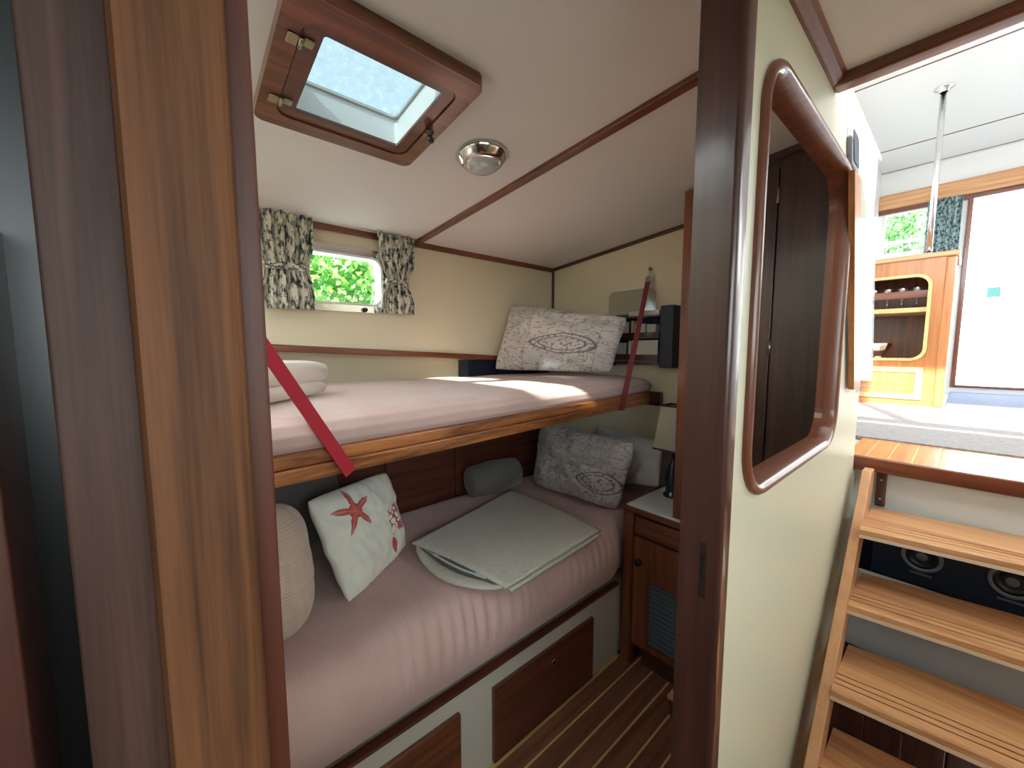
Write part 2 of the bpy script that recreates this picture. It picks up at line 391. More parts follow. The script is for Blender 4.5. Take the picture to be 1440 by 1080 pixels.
# passage: headliner, trims, far side with an added saloon window
CP = 1.925
MB().box(XP, 1.0, -1.35, 1.10, CP, CP+.04).build('ceiling_passage', M['headliner'], kind='structure', label='off-white headliner above the passage')
MB().prism([[(XP, CP), (XP+.024, CP), (XP+.02, CP-.012), (XP+.006, CP-.02), (XP, CP-.02)]], 'y', -1.3, 1.10).build('trim_6', M['mahogany_y'], kind='structure', label='varnished moulding between partition and passage headliner')
MB().box(XP, 1.0, 1.085, 1.125, CP-.022, CP+.004).build('trim_7', M['mahogany_x'], bevel=.006, seg=3, kind='structure', label='varnished beam closing the passage headliner before the wheelhouse')
m = MB(); m.prism([rect(-1.35, 1.85, -.05, 2.0), rect(-1.1, .50, 1.28, 1.75)], 'x', .95, 1.0)
m.build('wall_saloon', M['cream'], kind='structure', label='cream side wall of the saloon with a long window added for daylight')
MB().box(.97, .976, -1.1, .50, 1.28, 1.75).build('added_saloon_window', M['clear'], kind='structure', label='long saloon window added out of view for daylight')  # added behind the camera to bring daylight through the doorway
MB().box(XPI, 1.0, -1.35, -1.3, -.05, 2.0).build('wall_aft', M['mahogany'], kind='structure', label='wooden bulkhead across the passage')

# ------------------------------------------------------------------ wheelhouse
ZW = H - .37; XL = -.60; XR = 1.6; YB = 5.05; ZC = H + 1.60; YF = 1.12
wf = thing('floor_wheelhouse', (.3, 3.4, ZW), 'raised wheelhouse floor, planked at its edge', kind='structure')
MB().box(XL, XR, 1.80, YB, ZW-.06, ZW-.012).build('floor_slab', M['greywhite'], wf)
MB().box(XL, XR, 1.76, 1.785, ZW-.045, ZW+.002).build('front_edge_strip', M['mahogany_x'], wf, bevel=.005)
px0 = -.25
while px0 < .95:
    MB().box(px0, px0+.052, 1.785, 2.16, ZW-.012, ZW).build('plank', M['teak_y'], wf, bevel=.001, seg=1)
    MB().box(px0+.052, px0+.056, 1.785, 2.16, ZW-.012, ZW-.0003).build('pale_seam', M['holly'], wf)
    px0 += .056
MB().box(XL, XR, 2.16, 3.60, ZW-.012, ZW+.006).build('carpet', M['carpet'], bevel=.003, label='pale speckled carpet on the wheelhouse floor', cat='carpet')
MB().box(-.05, XR, 3.60, YB, ZW-.012, ZW+.004).build('carpet', M['bluecarpet'], bevel=.003, label='blue carpet runner towards the bright glass door', cat='carpet')
# walls
MB().prism([[(1.80, ZW-.06), (YB, ZW-.06), (YB, ZC+.03), (YF, ZC+.03), (YF, 1.985), (1.80, 1.985)]], 'x', XL-.04, XL).build('wall_port', M['white'], kind='structure', label='white side of the wheelhouse')
m = MB(); m.prism([rect(YF, YB, ZW-.06, ZC+.03), rect(1.4, 2.9, H+.65, H+1.25), rect(3.1, 4.8, H+.65, H+1.25)], 'x', XR, XR+.04)
m.build('wall_starboard', M['white'], kind='structure', label='white far side of the wheelhouse with two windows')
m = MB(); m.prism([rect(XL-.04, XR+.04, 1.97, ZC+.03), rect(XL+.1, .42, H+.72, H+1.45), rect(.5, XR-.1, H+.72, H+1.45)], 'y', YF, YF+.03)
m.build('wall_front', M['white'], kind='structure', label='wheelhouse front with windscreens')
DX0, DX1, DZ0, DZ1 = -.055, .62, H-.325, H+1.335
BX0, BX1, BZ0, BZ1 = -.57, -.13, H+.86, H+1.245
m = MB(); m.prism([rect(XL-.04, XR+.04, ZW-.06, ZC+.03), rect(DX0, DX1, DZ0, DZ1), rect(BX0, BX1, BZ0, BZ1)], 'y', YB, YB+.04)
m.build('wall_back', M['white'], kind='structure', label='white after wall of the wheelhouse with window and door')
m = MB().box(XL-.04, XR+.04, YF, YB+.04, ZC, ZC+.03)
wc = m.build('ceiling_wheelhouse', M['white'], kind='structure', label='white panelled wheelhouse ceiling')
for (a0, a1, b0, b1) in ((-.58, XR, 3.295, 3.305), (-.58, XR, 4.455, 4.465), (-.58, -.57, 3.3, 4.46), (XL, XR, 4.995, 5.005)):
    MB().box(a0, a1, b0, b1, ZC-.003, ZC+.001).build('seam', M['mahogany_x'], wc)
MB().box(XL, XR, YB-.05, YB, H+1.27, H+1.40).build('trim_8', M['teak_x'], bevel=.006, kind='structure', label='pale wooden header above the wheelhouse window and door')
MB().box(XL, XR, YB-.03, YB, H+1.235, H+1.272).build('trim_9', M['mahogany_x'], bevel=.004, kind='structure', label='darker wooden rail under the pale header')
# dash shelf over the cabin roof so that the wheelhouse is closed below the windscreen
MB().box(XL-.04, XP, YF, 1.80, 1.97, 1.985).build('dash_shelf', M['white'], kind='structure', label='white shelf below the windscreen')
MB().box(XR-.62, XR, YF, 1.80, 1.925, 1.965).build('dash_side', M['white'], kind='structure', label='white side shelf of the wheelhouse')
# risers under the wheelhouse floor
MB().box(XP, .95, 1.79, 1.80, H-.60, ZW-.045).build('wall_riser', M['greywhite'], kind='structure', label='pale grey riser under the wheelhouse floor')
MB().box(XPI, 1.0, 1.87, 1.89, -.05, ZW-.05).build('wall_under_floor', M['navy'], kind='structure', label='added dark backing that keeps light out from under the wheelhouse floor')  # added to stop light leaking in; its dark colour stands for shade
MB().box(XPI, XP, 1.74, 1.87, -.05, ZW-.05).build('wall_partition_end', M['greywhite'], kind='structure', label='pale edge where the partition meets the riser')
us = thing('wall_under_steps', (.35, 1.5, 0), 'dark vertical boards under the lowest steps', kind='structure')
for k in range(14):
    MB().box(-.20+k*.082, -.20+k*.082+.080, 1.50, 1.515, 0, H-.915).build('board', M['darkwood'], us, bevel=.003)
MB().box(-.20, .95, 1.68, 1.69, H-1.0, H-.73).build('wall_step_back', M['greywhite'], kind='structure', label='grey panel behind the middle step')
# back window
w4 = thing('window_4', (BX0, YB, BZ0), 'wheelhouse window beside the patterned curtain', kind='structure')
MB().prism([rect(BX0, BX1, BZ0, BZ1), rect(BX0+.02, BX1-.02, BZ0+.02, BZ1-.02)], 'y', YB-.005, YB+.03).build('window_frame', M['alu'], w4, bevel=.003)
MB().box(BX0+.02, BX1-.02, YB+.01, YB+.014, BZ0+.02, BZ1-.02).build('pane', M['clear'], w4)
MB().box(BX0+.02, BX1-.02, YB, YB+.02, BZ0+.10, BZ0+.13).build('glazing_bar', M['white'], w4, bevel=.002)
d2 = thing('door_2', (DX0, YB, DZ0), 'glass door flooded with daylight', kind='structure')
MB().prism([rect(DX0, DX1, DZ0, DZ1), rect(DX0+.03, DX1-.03, DZ0+.02, DZ1-.03)], 'y', YB-.02, YB+.03).build('door_frame', M['mahogany'], d2, bevel=.004)
MB().box(DX0+.03, DX1-.03, YB+.005, YB+.01, DZ0+.02, DZ1-.03).build('pane', M['clear'], d2)
MB().box(.095, .165, YB-.002, YB+.004, H+.42, H+.50).build('teal_sticker', M['teal'], d2)

# portals for the sky light
portal(((HX0+HX1)/2, (HY0+HY1)/2, 2.06), (0,0,-1), .26, .26)
portal((XW-.06, (PY0+PY1)/2, (PZ0+PZ1)/2), (1,0,0), .2, .35)
portal((1.02, -.30, 1.515), (-1,0,0), .47, 1.6)
portal((XR+.06, 3.1, H+.95), (-1,0,0), 3.5, .85)
portal((.5, YF-.02, H+1.08), (0,1,0), 2.1, .75)
portal((.28, YB+.06, H+.5), (0,-1,0), .68, 1.66)
portal((-.35, YB+.06, H+1.05), (0,-1,0), .44, .4)

# ------------------------------------------------------------------ outside
tag(MB().box(-60, 60, -60, 60, -.9, -.85).build('water', M['water']), 'harbour water around the boat', kind='structure')
def tree(c, r, n, lab, seed, leafmats):
    rnd = random.Random(seed); c = Vector(c)
    t = thing('tree', (c.x, c.y, -.85), lab, 'tree', 'trees on the bank')
    MB().tube([(c.x, c.y, -.85), (c.x+.05, c.y, c.z*.3), (c.x-.05, c.y+.05, c.z)], [.16, .13, .06], 8).build('trunk', M['bark'], t)
    for lm in leafmats:
        m = MB()
        for _ in range(n):
            d = Vector((rnd.gauss(0,1), rnd.gauss(0,1), rnd.gauss(0,1))).normalized() * r * (rnd.random()**.45)
            p = c + Vector((d.x, d.y, d.z*1.0))
            u = Vector((rnd.gauss(0,1), rnd.gauss(0,1), rnd.gauss(0,1))).normalized(); v = u.orthogonal().normalized()
            s = rnd.uniform(.03, .07)
            m.add([p-u*s, p+v*s*.5, p+u*s, p-v*s*.5], [(0,1,2,3)])
        m.build('foliage', lm, t, kind='stuff')
tree((-5.6, 1.8, 2.25), 1.7, 6000, 'leafy green tree filling the view through the portlight', 1, (M['leaf'], M['leaf2']))
tree((-1.5, 9.6, 3.2), 1.3, 7000, 'leafy tree glimpsed through the wheelhouse window', 2, (M['leaf2'],))

# ================================================================== things in the cabin
# ---- deck hatch
hx, hy = (HX0+HX1)/2, (HY0+HY1)/2
ht = thing('deck_hatch', (hx, hy, cz(hx)), 'wood-framed deck hatch with a frosted blue pane in the headliner', 'hatch')
def ceil_ring(outer, inner, d0, d1):
    m = MB(); m.prism([outer, inner], 'z', 0, 0, lambda u, v: cz(u)-d0, lambda u, v: cz(u)-d1); return m
o1 = rrect(HX0, HX1, HY0, HY1, .022); i1 = rrect(HX0+.04, HX1-.045, HY0+.036, HY1-.034, .03)
ceil_ring(o1, i1, .024, -.002).build('outer_frame', M['mahogany_y'], ht, bevel=.005)
o2 = rrect(HX0+.042, HX1-.047, HY0+.038, HY1-.036, .028); i2 = rrect(HX0+.069, HX1-.071, HY0+.070, HY1-.063, .006)
ceil_ring(o2, i2, .020, .013).build('inner_frame', M['darkwood_y'], ht, bevel=.003)
ceil_ring(rrect(HX0+.05, HX1-.05, HY0+.05, HY1-.05, .02), rrect(HX0+.066, HX1-.068, HY0+.067, HY1-.060, .012), .0125, -.045).build('coaming', M['white'], ht)
ceil_ring(rrect(HX0+.046, HX1-.046, HY0+.046, HY1-.046, .02), rrect(HX0+.072, HX1-.074, HY0+.073, HY1-.066, .02), -.046, -.052).build('seal', M['greywhite'], ht)
m = MB(); m.prism([rrect(HX0+.03, HX1-.03, HY0+.03, HY1-.03, .02)], 'z', 0, 0, lambda u, v: cz(u)+.053, lambda u, v: cz(u)+.062); m.build('pane', M['hatchpane'], ht)
for x in (-.791, -.968):
    z = cz(x)
    hg = MB().box(x-.013, x+.013, .172, .190, z-.028, z-.0235).box(x-.010, x+.010, .199, .216, z-.0245, z-.0195).build('hinge', M['brass'], ht, bevel=.002)
    MB().tube([(x-.013, .1945, z-.027), (x+.013, .1945, z-.027)], .0042, 10).build('pin', M['brass'], hg, smooth=True)
z = cz(-.885)
MB().lathe([(.0, -.0), (.011, 0), (.011, .006), (.006, .01), (.007, .016), (.011, .02), (.010, .026), (0, .028)], (-.885, .497, z-.02), (0,0,-1), 18).build('latch_knob', M['darkwood'], ht, smooth=True)

w5 = thing('added_skylight', ((GX0+GX1)/2, (GY0+GY1)/2, cz(-.9)), 'large clear skylight added out of view over the foot of the bunks', kind='structure')  # invented opening, lets extra daylight into the cabin
ceil_ring(rrect(GX0-.03, GX1+.03, GY0-.03, GY1+.03, .03), rrect(GX0, GX1, GY0, GY1, .03), .018, -.002).build('frame', M['mahogany_y'], w5, bevel=.004)
m = MB(); m.prism([rrect(GX0-.01, GX1+.01, GY0-.01, GY1+.01, .03)], 'z', 0, 0, lambda u, v: cz(u)+.052, lambda u, v: cz(u)+.058); m.build('pane', M['clear'], w5)
MB().box(-.874, -.832, GY0, GY1, cz(-.85)-.004, cz(-.85)+.05).build('mullion', M['mahogany_y'], w5, bevel=.003)
portal(((GX0+GX1)/2, (GY0+GY1)/2, 2.06), (0,0,-1), GX1-GX0, GY1-GY0)
# ---- dome light
dl = thing('dome_light', (-.925, .684, cz(-.925)), 'round chrome dome light on the headliner', 'light')
ax = Vector((.092, 0, -1)).normalized(); c0 = (-.925, .684, cz(-.925))
MB().lathe([(.0, 0), (.072, 0), (.074, .006), (.066, .014), (.060, .024), (.052, .030), (.046, .031)], c0, ax, 40).build('bezel', M['chrome'], dl, smooth=True)
MB().lathe([(.047, .029), (.044, .036), (.034, .042), (.018, .045), (0, .046)], c0, ax, 32).build('lens', M['lens'], dl, smooth=True)

# ---- portlight
w1 = thing('window_1', (XW, (PY0+PY1)/2, PZ0), 'small rounded chrome portlight between the curtains', kind='structure')
MB().prism([rrect(PY0-.03, PY1+.03, PZ0-.03, PZ1+.03, .06), rrect(PY0+.004, PY1-.004, PZ0+.004, PZ1-.004, .042)], 'x', XW-.002, XW+.012).build('flange', M['chrome'], w1, bevel=.004)
MB().prism([rrect(PY0-.001, PY1+.001, PZ0-.001, PZ1+.001, .046), rrect(PY0+.008, PY1-.008, PZ0+.008, PZ1-.008, .038)], 'x', XW-.05, XW+.016).build('rim', M['white'], w1, bevel=.002)
MB().prism([rrect(PY0+.007, PY1-.007, PZ0+.007, PZ1-.007, .04)], 'x', XW-.03, XW-.024).build('pane', M['clear'], w1)
for y in (.40, .60):
    MB().lathe([(0, 0), (.010, 0), (.010, .008), (.006, .010), (.008, .02), (.006, .024), (0, .025)], (XW+.012, y, PZ0-.018), (1,0,0), 14).build('clamp_knob', M['black'], w1, smooth=True)

# ---- curtains on a wire
def curtain(name, y0, y1, z0, z1, tie, folds, lab, mt, grp, x=XW+.045, wires=True, waist=.62, plane='x'):
    t = thing(name, (x, (y0+y1)/2, z0), lab, 'curtain', grp)
    nu, nv = 70, 34
    def f(u, v):
        z = z0 + (z1-z0)*v
        k = 1 - (1-waist)*math.exp(-((v-tie)/.16)**2) if tie else 1
        cy = (y0+y1)/2 ; yy = cy + (y1-y0)*(u-.5)*k
        d = .010*math.sin(u*folds*2*PI + .8*math.sin(v*3)) + .004*math.sin(u*folds*4.3*PI+v*4)
        return (x + d, yy, z) if plane == 'x' else (yy, x - d, z)
    m = MB().grid(f, nu, nv); m.uv = [(i/nu, j/nv) for j in range(nv+1) for i in range(nu+1)]
    m.build('cloth', mt, t, smooth=True, solid=.002)
    if tie:
        z = z0 + (z1-z0)*tie; hw = (y1-y0)*waist/2+.004; cy = (y0+y1)/2
        m = MB()
        def g(u, v):
            a = 2*PI*u; return (x+.017*math.cos(a), cy+hw*math.sin(a), z-.012+.024*v)
        m.grid(g, 24, 2); m.uv = [(i/24, j/2*.15) for j in range(3) for i in range(25)]
        m.build('tie_band', mt, t, smooth=True, solid=.002)
    return t
curtain('curtain', .225, .405, H+.145, H+.50, .42, 5, 'printed curtain gathered left of the portlight', M['curtain'], 'cabin curtains', waist=.80)
curtain('curtain', .655, .812, H+.152, H+.48, .40, 4, 'printed curtain gathered right of the portlight', M['curtain'], 'cabin curtains', waist=.62)
cw = thing('curtain_wire', (XW+.045, .5, H+.49), 'thin curtain wire with a small hook above the portlight', 'wire')
MB().tube([(XW+.045, .215, H+.492), (XW+.045, .83, H+.478)], .0018, 6).build('wire', M['alu'], cw, smooth=True)
MB().tube([(XW+.045, .215, H+.492), (XW+.002, .215, H+.492)], .003, 8).build('end_hook', M['alu'], cw)
MB().tube([(XW+.045, .83, H+.478), (XW+.002, .83, H+.478)], .003, 8).build('end_hook', M['alu'], cw)
MB().tube([(XW+.05, .652, H+.46), (XW+.052, .652, cz(XW+.05)-.002)], .0025, 8).build('drop_rod', M['alu'], cw)
MB().lathe([(0, 0), (.012, 0), (.011, .004), (.004, .006), (0, .006)], (XW+.052, .652, cz(XW+.05)), (0,0,-1), 14).build('ceiling_button', M['alu'], cw, smooth=True)

# ---- lower berth
bt = thing('berth_base', (-1.26, .65, 0), 'white berth base with dark drawers under the lower mattress', 'berth')
XB = -.907
MB().box(XW+.03, XB, YN+.02, 1.40, 0, .335).build('body', M['berthwhite'], bt, bevel=.002)
MB().box(XW+.03, XB, 1.40, YE-.01, .02, .335).build('head_end', M['berthwhite'], bt)
MB().box(XB-.02, XB+.008, YN+.02, 1.388, .336, .346).build('edge_rail', M['darkwood_y'], bt, bevel=.002)
MB().box(XB, XB+.012, YN+.02, 1.388, 0, .010).build('foot_trim', M['holly'], bt, bevel=.002)
for (a0, a1, lab) in ((.695, 1.205, None), (.06, .572, None), (-.40, -.06, None)):
    d = MB().box(XB-.002, XB+.014, a0, a1, .018, .278).build('drawer', M['mahogany_y' if a0 < .5 else 'darkwood_y'], bt, bevel=.004)
    c = (XB+.014, (a0+a1)/2+.02, .215)
    MB().lathe([(.0, -.001), (.014, 0), (.0145, .002), (.010, .003), (.009, .0005), (0, .0005)], c, (1,0,0), 20).build('latch_ring', M['brass'], d, smooth=True)
    MB().lathe([(0, .001), (.008, .0012), (0, .0014)], c, (1,0,0), 14).build('finger_hole', M['gap'], d)

def nz(x, y, s=0): return noise.noise(Vector((x, y, s)))
# lower mattress: rounded section swept along the berth
def low_prof():
    p = [(-1.615, .35), (-1.25, .347), (-.915, .35)]
    for k in range(5): p.append((-.893+.0, .36+.0)) if k == 0 else None
    fr = []
    for k in range(13):
        t = -PI/2 + PI*k/12
        fr.append((-.975 + .108*max(0, math.cos(t))**.75, .487 + .128*math.sin(t)))
    return fr
fr = low_prof(); prof = [(-1.615, .352), (-1.3, .352)] + fr + [(-1.1+.03*k*-1, .618) for k in range(1, 17)] + [(-1.61, .612), (-1.615, .60)]
ny = 440; m = MB()
y0, y1 = YN+.03, YE-.012
for j in range(ny+1):
    y = y0 + (y1-y0)*j/ny
    for i, (x, z) in enumerate(prof):
        if x > -.975:
            t = min(1, max(0, (y-1.27)/.125)); lim = .108*math.sqrt(max(0, 1-t*t*.66)) if t < 1 else .063
            x = -.975 + (x+.975)/.108*lim
        top = max(0, min(1, (z-.45)/.15))
        z2 = z + top*(.008*nz(x*5, y*3, 1) + .004*nz(x*14, y*9, 2)) - top*.012*math.exp(-((y-.95)/.35)**2-((x+1.1)/.25)**2)
        x2 = x + (.006*nz(y*4, z*6, 3) if x > -1.05 else 0)
        if x > -1.02 and z > .5:      # gathered cloth along the front edge
            wv = math.exp(-((y-.66)/.22)**2) + .5*math.exp(-((y-1.12)/.2)**2)
            rp = .0042*wv*(.6+nz(y*9, x*4, 6))*math.sin(y*150+x*60+3*nz(y*7, 0, 5))
            x2 += rp; z2 += rp*.8
        m.v.append((x2, y, z2))
P = len(prof)
for j in range(ny):
    for i in range(P):
        a = j*P+i; b = j*P+(i+1) % P; m.f.append((a, b, b+P, a+P))
m.f.append(tuple(range(P))[::-1]); m.f.append(tuple(ny*P+i for i in range(P)))
m.build('lower_mattress', M['mattress_low'], smooth=True, label='thick dusty-pink mattress on the lower berth', cat='mattress')

# ---- upper bunk
bx = lambda y: -.825 - .0931*(y-.13)                      # slightly skewed front edge
ub = thing('upper_bunk', (-1.25, .65, H-.262), 'varnished upper bunk with laminated front board', 'bunk')
YA, YZ = YN+.02, YE-.012
Z0, Z1 = H-.262, H-.203
def skew(ya, yb, dx0, dx1, za, zb):
    return [(bx(ya)+dx0, ya, za), (bx(ya)+dx1, ya, za), (bx(yb)+dx1, yb, za), (bx(yb)+dx0, yb, za),
            (bx(ya)+dx0, ya, zb), (bx(ya)+dx1, ya, zb), (bx(yb)+dx1, yb, zb), (bx(yb)+dx0, yb, zb)]
MB().hexa(skew(YA, YZ, -.028, 0, Z0, Z0+.030)).build('front_board', M['bunkwood'], ub, bevel=.004)
MB().hexa(skew(YA, YZ, -.028, -.004, Z0+.030, Z1)).build('front_cap', M['bunkwood'], ub, bevel=.005)
MB().hexa([(XW+.025, YA, Z0+.03), (bx(YA)-.028, YA, Z0+.03), (bx(YZ)-.028, YZ, Z0+.03), (XW+.025, YZ, Z0+.03),
           (XW+.025, YA, Z1-.001), (bx(YA)-.028, YA, Z1-.001), (bx(YZ)-.028, YZ, Z1-.001), (XW+.025, YZ, Z1-.001)]).build('base_board', M['darkwood_y'], ub)
MB().box(bx(YE)-.03, bx(YE)+.055, YE-.03, YE-.001, Z0-.008, Z1-.001).build('wall_cleat', M['darkwood_x'], ub, bevel=.004)
# upper mattress
m = MB(); ny = 60; nx = 26
def upf(u, v):
    y = YA+.01 + (YZ-YA-.02)*v
    xf = bx(y)-.006; xb = XW+.03
    # section: bottom back -> bottom front -> top front -> top back
    per = [(xb, 0), (xf-.01, 0), (xf, .012), (xf+.004, .035), (xf-.004, .056), (xf-.03, .070), (xf-.10, .075), (xb+.3, .077), (xb+.02, .073), (xb, .06)]
    s = u*(len(per)-1); i = min(int(s), len(per)-2); t = s-i
    x = per[i][0]*(1-t)+per[i+1][0]*t; z = per[i][1]*(1-t)+per[i+1][1]*t
    if z > .04: z += .005*nz(x*6, y*4, 9) - .012*max(0, min(1, (y-.9)/.5))*(1 if x > xf-.15 else .5)
    return (x, y, Z1+.0005+max(0, z)*.97)
m.grid(upf, 54, ny); n1 = 55
m.f.append(tuple(range(n1))[::-1]); m.f.append(tuple(ny*n1+i for i in range(n1)))
m.build('upper_mattress', M['mattress'], smooth=True, label='thin pink mattress on the upper bunk', cat='mattress')

# ---- straps
def strap(name, p0, p1, wv, th, mt, lab, hook, back):
    t = thing(name, p0, lab, 'strap', 'bunk straps')
    p0 = Vector(p0); p1 = Vector(p1); d = (p1-p0).normalized(); wv = Vector(wv); wv = (wv - d*wv.dot(d)).normalized(); nn = d.cross(wv)
    def blk(a, b, w_, t_): return [a-wv*w_-nn*t_, a+wv*w_-nn*t_, a+wv*w_+nn*t_, a-wv*w_+nn*t_, b-wv*w_-nn*t_, b+wv*w_-nn*t_, b+wv*w_+nn*t_, b-wv*w_+nn*t_]
    MB().box(p0.x-back, p0.x+.0005, p0.y-.008, p0.y+.008, p0.z+.006, p0.z+.022).build('lower_loop', mt, t, bevel=.002)
    MB().hexa(blk(p0, p1-d*.05, th, .0012)).build('webbing', mt, t)
    MB().hexa(blk(p1-d*.075, p1-d*.045, th*1.15, .003)).build('buckle', M['alu'], t, bevel=.001)
    MB().tube([p1-d*.047-wv*th*.8, p1-d*.012, p1-d*.047+wv*th*.8], .0022, 8).build('snap_ring', M['alu'], t, smooth=True)
    MB().lathe([(0, 0), (.011, 0), (.011, .003), (.004, .006), (.004, .014), (0, .014)], p1+Vector(hook)*.0, tuple(-Vector(hook)), 14).build('wall_eye', M['alu'], t, smooth=True)
xs = bx(.262)+.012
strap('bunk_strap', (xs, .262, Z0+.002), (-.852, -.175, cz(-.852)), (-.25, 1, 0), .0135, M['red'], 'bright red webbing strap holding the near end of the upper bunk', (0,0,1), .0105)
xs = bx(1.41)+.018
strap('bunk_strap', (xs, 1.41, Z0+.004), (-1.01, YE, H+.385), (1, .1, 0), .012, M['redbrown'], 'dark red strap hooked to the end bulkhead by the book rack', (0,1,0), .0165)

# ---- pillows
def pillow(name, cs, thick, colf, mt, lab, cat='pillow', n=60, pinch=.06, pw=.55, wr=.009, seed=0, parent=None, grp=None, rnd=.05):
    """cs: bottom-left, bottom-right, top-right, top-left of the front"""
    A, B, Cc, D = [Vector(p) for p in cs]
    nrm = ((B-A)+(Cc-D)).cross((D-A)+(Cc-B)).normalized()
    eu = ((B-A)+(Cc-D))*.5; ev = ((D-A)+(Cc-B))*.5
    def base(u, v):
        a, b = 2*u-1, 2*v-1
        uu = .5+.5*a*(1-pinch*(1-b*b))*math.sqrt(1-rnd*b**4*2); vv = .5+.5*b*(1-pinch*(1-a*a))*math.sqrt(1-rnd*a**4*2)
        return (A*(1-uu)+B*uu)*(1-vv)+(D*(1-uu)+Cc*uu)*vv
    m = MB(); cols = []
    idx = {}
    for side in (1, -1):
        for j in range(n+1):
            for i in range(n+1):
                edge = i in (0, n) or j in (0, n)
                if edge and side == -1: continue
                u, v = i/n, j/n; a, b = 2*u-1, 2*v-1
                h = thick/2*max(0, (1-a**4)*(1-b**4))**pw * (.75+.25*(1-a*a)*(1-b*b))
                h += wr*nz(u*5+seed, v*5, side)*min(1, h/(thick*.15)) + wr*.5*nz(u*13+seed, v*9, side+4)*min(1, h/(thick*.15))
                idx[(side, i, j)] = len(m.v)
                m.v.append(tuple(base(u, v) + nrm*h*side))
                cols.append(colf(u, v) if (colf and side == 1) else (colf(u, v) if colf else (1,1,1)))
    g = lambda s_, i, j: idx.get((s_, i, j), idx.get((1, i, j)))
    for j in range(n):
        for i in range(n):
            m.f.append((g(1,i,j), g(1,i+1,j), g(1,i+1,j+1), g(1,i,j+1)))
            m.f.append((g(-1,i,j+1), g(-1,i+1,j+1), g(-1,i+1,j), g(-1,i,j)))
    if colf: m.col = cols
    return m.build(name, mt, parent, smooth=True, label=lab, cat=cat, group=grp)

def mapprint(seed, ship):
    rnd = random.Random(seed)
    tint = [[(rnd.uniform(.86, 1.08), rnd.uniform(-.03, .03)) for _ in range(4)] for _ in range(4)]
    base = Vector(rgb(216,208,204)[:3]); ink = Vector(rgb(92,84,84)[:3]); rust = Vector(rgb(150,104,98)[:3])
    xs = [.0, .27, .62, .86, 1.01]; ys = [0, .30, .52, .82, 1.01]
    def f(u, v):
        i = next(k for k in range(4) if u < xs[k+1]); j = next(k for k in range(4) if v < ys[k+1])
        t, s = tint[i][j]
        c = Vector((base.x*t+s*.5, base.y*t, base.z*t-s*.3))
        d = min(abs(u-q) for q in xs); e = min(abs(v-q) for q in ys)
        if d < .005 or e < .006: c = c.lerp(ink, .3)
        q = (nz(u*5, v*4, seed)*5.5 + 20) % 1
        if q < .13 and (i+j) % 2 == 0: c = c.lerp(ink, .62)
        q2 = nz(u*26, v*30, seed+3)
        if q2 > .30: c = c.lerp(rust if (i+2*j) % 3 == 0 else ink, .42)
        if nz(u*60, v*12, seed+9) > .42 and (v*26 % 1) < .4: c = c.lerp(ink, .6)
        for (cu, cv, ru, rv) in ship:
            r = math.hypot((u-cu)/ru, (v-cv)/rv*(1+.5*max(0, (cu-u)/ru)))
            if abs(r-1) < .055 or (abs(r-.72) < .04): c = c.lerp(ink, .75)
            elif r < 1: c = c.lerp(base*1.05, .7); c = c.lerp(ink, .7) if nz(u*40, v*34, 5) > .22 else c
        return tuple(c)
    return f

pillow('pillow', [(-1.60, 1.235, H-.115), (-1.055, 1.53, H-.115), (-1.01, 1.60, H+.15), (-1.605, 1.37, H+.25)], .16,
       mapprint(3, [(.58, .40, .27, .16)]), M['print'], 'chart-printed pillow propped at the head of the upper bunk', n=150, wr=.016, rnd=.07, grp='chart-printed pillows')
pillow('pillow', [(-1.44, 1.375, H-.715), (-.955, 1.46, H-.735), (-.915, 1.54, H-.41), (-1.50, 1.49, H-.39)], .16,
       mapprint(11, [(.80, .32, .20, .15)]), M['print'], 'chart-printed pillow in the shade of the lower berth', n=150, wr=.018, rnd=.09, grp='chart-printed pillows', seed=4)
pillow('pillow', [(-1.25, 1.66, H-.715), (-.86, 1.63, H-.63), (-.855, 1.665, H-.42), (-1.27, 1.70, H-.41)], .065, None, M['whitecloth'],
       'plain white pillow tucked behind the lower chart-printed pillow', n=50, seed=9, grp='plain pillows')
# grey roll of cloth in the far corner of the lower berth
m = MB(); rr = random.Random(2)
m.tube([(-1.535, 1.04, H-.65), (-1.533, 1.055, H-.65), (-1.527, 1.19, H-.65), (-1.524, 1.325, H-.65), (-1.524, 1.34, H-.65)], [.05, .075, .083, .075, .05], 26)
m.build('bolster', M['greycloth'], smooth=True, label='grey rolled bolster in the far corner of the lower berth', cat='bolster')

# starfish cushion
def starprint(u, v):
    cl = Vector(rgb(240,238,224)[:3]); rd = Vector(rgb(206,92,84)[:3]); dk = Vector(rgb(150,60,58)[:3])
    c = cl * (1+.05*nz(u*9, v*9, 1))
    x, y = (u-.33), (v-.74)*.92; r = math.hypot(x, y)*.80; a = math.atan2(y, x) - .35
    k = abs(((a/(2*PI/5)) % 1) - .5)*2          # 0 between arms, 1 on an arm
    R = .055 + .13*max(0, (k-.40)/.60)**1.0 if k > .40 else .055
    if r < R: c = rd.lerp(Vector(rgb(232,150,132)[:3]), .6*max(0, nz(u*60, v*60, 2))+.25*max(0, 1-r/.05)) if r < R-.008 else dk
    if r < R and k > .93: c = c.lerp(Vector(rgb(240,180,160)[:3]), .5)
    # coral sprays at the right edge
    if .70 < u < .955 and .27 < v < .62:
        q = abs(nz(u*17, v*13, 8)); e = min(u-.70, .955-u, v-.27, .62-v)
        if q < .10*min(1, e/.03): c = rd.lerp(dk, .3)
        if math.hypot((u-.86)/.9, (v-.335)) < .05 + .012*math.sin(math.atan2(v-.335, u-.86)*6): c = rd
    if math.hypot((u-.70)/.5, (v-.17)/1.2) < .075: c = rd.lerp(dk, .25)
    return tuple(c)
